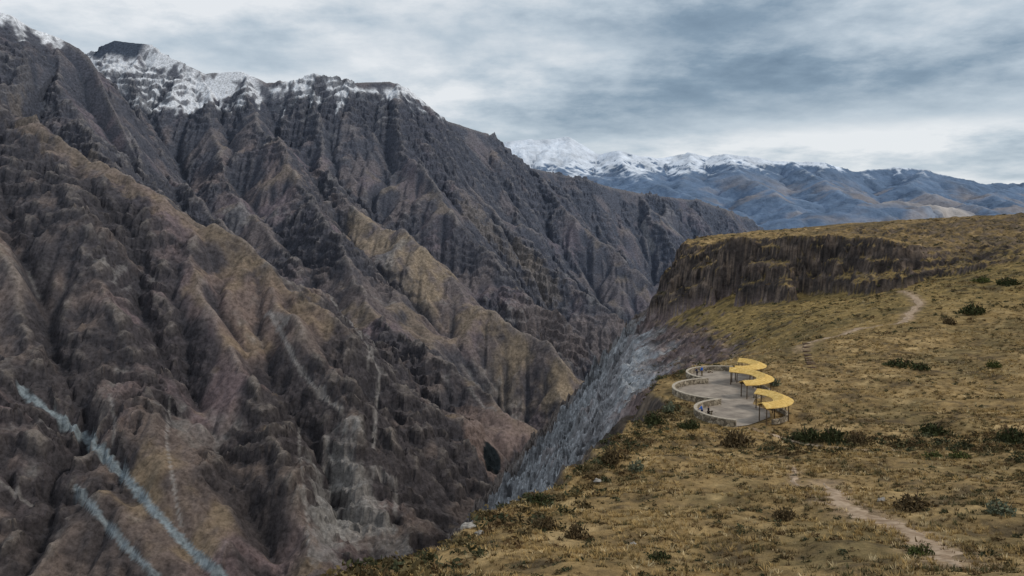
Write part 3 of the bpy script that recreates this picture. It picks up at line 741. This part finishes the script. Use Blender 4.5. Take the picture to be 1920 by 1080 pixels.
# rim scrub and the dark line of scrub beside the terrace
for i in range(len(rim)-1):
    a, b2 = np.array(rim[i]), np.array(rim[i+1])
    if 15 < a[1] < 150:
        for k in range(int(np.linalg.norm(b2-a)*6.5)):
            p = a+(b2-a)*rg.rand()+rg.normal(size=2)*2.8+np.array((.8, 0))
            if math.hypot(p[0]-34, p[1]-124) > 13: spots.append((p[0], p[1], rg.uniform(.3, 1.0)))
for k in range(260):
    q = hitn(rg.uniform(1430, 1960), 834+rg.normal()*9)
    if q: spots.append((q[0], q[1], rg.uniform(.4, 1.0)))
V = []; Cc = []; NL = 40
for x, y, r in spots:
    if any(np.hypot(q[::4, 0]-x, q[::4, 1]-y).min() < w*.7+r*.5+(3 if w > 1.7 else 0) for _, q, w in trails): continue
    if poly_near(np.array([x]), np.array([y]), terr+[terr[0]])[0][0] < r+.3: continue
    q = leaf_cloud(NL, (r*1.25, r*1.25, r*.95), r*.23, rg, 4); q += np.array((x, y, float(ground.at(x, y))-.05)); V.append(q)
    c0 = np.array([(.055,.055,.028), (.085,.065,.033), (.115,.076,.038), (.06,.065,.036), (.14,.108,.052)][rg.randint(5)])
    Cc.append(np.repeat((c0*rg.uniform(.6, 1.5, (NL, 1)))[:, None], 4, 1))
V = np.concatenate(V).reshape(-1, 3); Cc = np.concatenate(Cc).reshape(-1, 3)
tag(link('low_scrub', raw_mesh('low_scrub', V, np.arange(len(V)).reshape(-1, 4), 4, Cc, smooth=False), m_grass), 'dark low scrub scattered through the dry grass and along the rim', 'scrub', kind='stuff')

def leafmat(n, a, b2):
    m, nt, bs = newmat(n); tc = nt.nodes.new('ShaderNodeTexCoord').outputs['Object']
    nt.links.new(nramp(nt, nnoise(nt, tc, 3.5, 4, .7), [(.32, a), (.68, b2)]), bs.inputs['Base Color']); return m
LM = {'dark': leafmat('dark_green_leaves', (.025,.032,.015), (.075,.082,.036)), 'green': leafmat('green_leaves', (.045,.06,.02), (.12,.13,.045)),
      'grey': leafmat('grey_green_leaves', (.09,.105,.07), (.21,.225,.15)), 'brown': leafmat('brown_twigs', (.05,.038,.022), (.14,.10,.052))}
protos = {}
for k in LM:
    q = leaf_cloud(420, (1, 1, .8), .1, rg, 8).reshape(-1, 3)
    me = raw_mesh('foliage', q, np.arange(len(q)).reshape(-1, 4), 4, None, False); me.materials.append(LM[k])
    bm = bmesh.new()
    for j in range(7):
        a = j*.9; tube(bm, (0, 0, -.1), (.45*math.cos(a), .45*math.sin(a), .5+.1*(j % 3)), .035, .012, 5)
    ms = bpy.data.meshes.new('stem'); bm.to_mesh(ms); bm.free(); ms.materials.append(m_wood)
    protos[k] = (me, ms)
def shrub(px, py, wpx, hpx, kind, label):
    q = hitn(px, py)
    if not q: return
    sc = q[1]/F
    root = empty('shrub', (q[0], q[1], q[2]-.03), random.uniform(0, 6)); tag(root, label, 'shrub')
    root.scale = (wpx*sc*.7, wpx*sc*.7, hpx*sc*1.55)
    for nm, me in zip(('foliage', 'stem'), protos[kind]): link(nm, me, None, root)
for a in [(1825,590,42,24,'dark','rounded dark green shrub on the upper right slope, highest of the big dark shrubs'),
          (1779,608,28,14,'brown','small brown shrub just left of and below the rounded dark green slope shrub'),
          (1690,690,56,22,'dark','wide dark shrub in the middle of the right hand slope, left of a smaller neighbour'),
          (1727,693,34,16,'dark','smaller dark shrub touching the right side of the wide one in mid slope'),
          (1861,690,22,18,'green','small light green shrub alone on the slope near the right edge'),
          (1515,828,50,34,'dark','dense dark green shrub where the trail leaves the terrace, first in the scrub line'),
          (1562,828,52,32,'dark','dense dark shrub second from the left in the scrub line below the shelters'),
          (1608,834,40,24,'brown','brownish shrub third from the left in the scrub line below the shelters'),
          (1748,815,54,28,'dark','dark shrub on the scrub line halfway between the shelters and the right edge'),
          (1900,830,52,36,'dark','large dark shrub on the scrub line at the right edge'),
          (1750,862,34,20,'green','bright green low shrub just below the scrub line, left one of two'),
          (1796,860,34,20,'green','bright green low shrub just below the scrub line, right one of two'),
          (1455,724,24,16,'grey','pale grey green shrub against the back of the middle shelter'),
          (1383,838,60,34,'brown','large brown shrub right under the near end of the stone wall'),
          (1252,772,26,20,'grey','pale silvery shrub on the rim left of the stone wall'),
          (1292,806,40,26,'dark','dark shrub on the rim below the people at the near wall bay'),
          (1225,795,40,26,'dark','dark bush on the canyon rim to the left below the terrace'),
          (1150,868,44,30,'brown','brown bush on the rim halfway down the canyon edge'),
          (1190,884,34,20,'grey','grey green bush a little inside the rim halfway down the canyon edge'),
          (1010,945,50,26,'dark','black looking bush on the rim above the grey rock face'),
          (1085,1010,50,30,'brown','brown bush in the lower middle foreground grass'),
          (1020,990,54,26,'brown','spreading brown bush beside the rim in the lower foreground'),
          (1715,955,70,30,'brown','brown bush above the bend of the foreground footpath'),
          (1880,965,60,26,'grey','grey green bush in the foreground at the right edge'),
          (1475,975,50,24,'brown','low brown bush left of the top of the foreground footpath'),
          (1235,1050,44,22,'dark','small dark bush near the bottom edge, left of centre of the grass'),
          (1730,1040,44,24,'green','greenish bush beside the lower end of the foreground footpath'),
          (1890,535,40,18,'dark','dark shrub under the plateau slope at the right edge, near the skyline'),
          (1840,530,30,14,'green','small green shrub under the plateau slope, left of a bigger dark one')]:
    shrub(*a)

# boulders
m_rock = plain_mat('pale_boulder', (.22,.2,.18), (.42,.39,.35), 2.2, .08)
for px, py, w, lab in [(878,992,28,'pale boulder on the rim at the lower left edge of the grass, larger one'), (900,1002,18,'small pale stone just right of the larger rim boulder'),
                       (1120,905,16,'grey stone on the rim above the grey rock face'), (1188,1023,14,'flat pale stone in the bottom foreground grass'), (1652,940,16,'small grey stone right of the top of the foreground footpath')]:
    q = hitn(px, py)
    bm = bmesh.new(); bmesh.ops.create_icosphere(bm, subdivisions=3, radius=1); s = q[1]/F*w*.5
    r0 = np.array([v.co[:] for v in bm.verts]); nz_ = perlin(r0[:, 0]*1.4+px, r0[:, 1]*1.4+r0[:, 2]*1.1, 5)*.7
    for v, k in zip(bm.verts, nz_): v.co = v.co*(1+k); v.co.z *= .6
    o = bm_obj('boulder', bm, m_rock); o.location = (q[0], q[1], q[2]+s*.3); o.scale = (s, s*.8, s); tag(o, lab, 'boulder')

# ================================================================== SKY, SUN, CAMERA
w = bpy.data.worlds.new('World'); scene.world = w; w.use_nodes = True
nt = w.node_tree; bg = nt.nodes['Background']; bg.inputs['Strength'].default_value = .115
sunv = np.array((.74, -.14, .64)); sunv /= np.linalg.norm(sunv); el = math.asin(sunv[2]); az_ = math.atan2(sunv[0], sunv[1])
sky = nt.nodes.new('ShaderNodeTexSky'); sky.sky_type = 'NISHITA'; sky.sun_disc = False; sky.sun_elevation = el; sky.sun_rotation = az_
class E:
    def __init__(s, k): s.k = k
    def op(s, o, b=None, r=False):
        n = nt.nodes.new('ShaderNodeMath'); n.operation = o
        for i, q in enumerate([s] if b is None else ([b, s] if r else [s, b])):
            if isinstance(q, E): nt.links.new(q.k, n.inputs[i])
            else: n.inputs[i].default_value = q
        return E(n.outputs[0])
    def __add__(s, b): return s.op('ADD', b)
    def __sub__(s, b): return s.op('SUBTRACT', b)
    def __mul__(s, b): return s.op('MULTIPLY', b)
    def __truediv__(s, b): return s.op('DIVIDE', b)
    __radd__ = __add__; __rmul__ = __mul__
tc = nt.nodes.new('ShaderNodeTexCoord').outputs['Generated']; sx = nt.nodes.new('ShaderNodeSeparateXYZ'); nt.links.new(tc, sx.inputs[0])
x, y, z = [E(o) for o in sx.outputs]
zz = z.op('MAXIMUM', 0.0)+.18
cb = nt.nodes.new('ShaderNodeCombineXYZ'); nt.links.new((x/zz).k, cb.inputs[0]); nt.links.new((y/zz).k, cb.inputs[1])
n1 = E(nnoise(nt, cb.outputs[0], 1.15, 8, .58)); n2 = E(nnoise(nt, cb.outputs[0], 3.2, 7, .6))
az = x.op('ARCTAN2', y); elv = z+(n1-.5)*.07+(n2-.5)*.03
def gauss(a0, wa, e0, we):
    a = (az-a0)/wa; b = (elv-e0)/we
    return (a*a+b*b).op('MULTIPLY', -1.0).op('EXPONENT')
br = (n1-.5)*1.15+(n2-.5)*.85+.77-.50*gauss(.36, .30, .165, .042)-.33*gauss(.22, .25, .235, .028)-.25*gauss(.05, .12, .125, .03)-.22*gauss(-.30, .2, .21, .03)+.25*gauss(.44, .22, .098, .017)+.25*gauss(-.12, .16, .19, .045)+.22*gauss(-.42, .25, .265, .03)
ramp = nramp(nt, br.k, [(.05, (1.05,1.6,2.3)), (.35, (2.1,2.85,3.65)), (.65, (4.4,5.1,5.75)), (.95, (7.1,7.35,7.6))])
mx = nt.nodes.new('ShaderNodeMix'); mx.data_type = 'RGBA'; mx.inputs[0].default_value = .92
nt.links.new(sky.outputs[0], mx.inputs[6]); nt.links.new(ramp, mx.inputs[7]); nt.links.new(mx.outputs[2], bg.inputs['Color'])
sl_ = bpy.data.lights.new('sun', 'SUN'); sl_.energy = 1.5; sl_.angle = math.radians(10); sl_.color = (1, .93, .82)
so = bpy.data.objects.new('sun', sl_); C.objects.link(so)
from mathutils import Vector
so.rotation_euler = Vector(-sunv).to_track_quat('-Z', 'Y').to_euler()
cd = bpy.data.cameras.new('camera'); cam = bpy.data.objects.new('camera', cd); C.objects.link(cam); scene.camera = cam
cd.lens = 28; cd.sensor_width = 36; cd.clip_start = .5; cd.clip_end = 100000
cam.rotation_euler = (math.pi/2-TH, 0, 0)
scene.view_settings.view_transform = 'Standard'; scene.view_settings.look = 'None'; scene.view_settings.exposure = 0
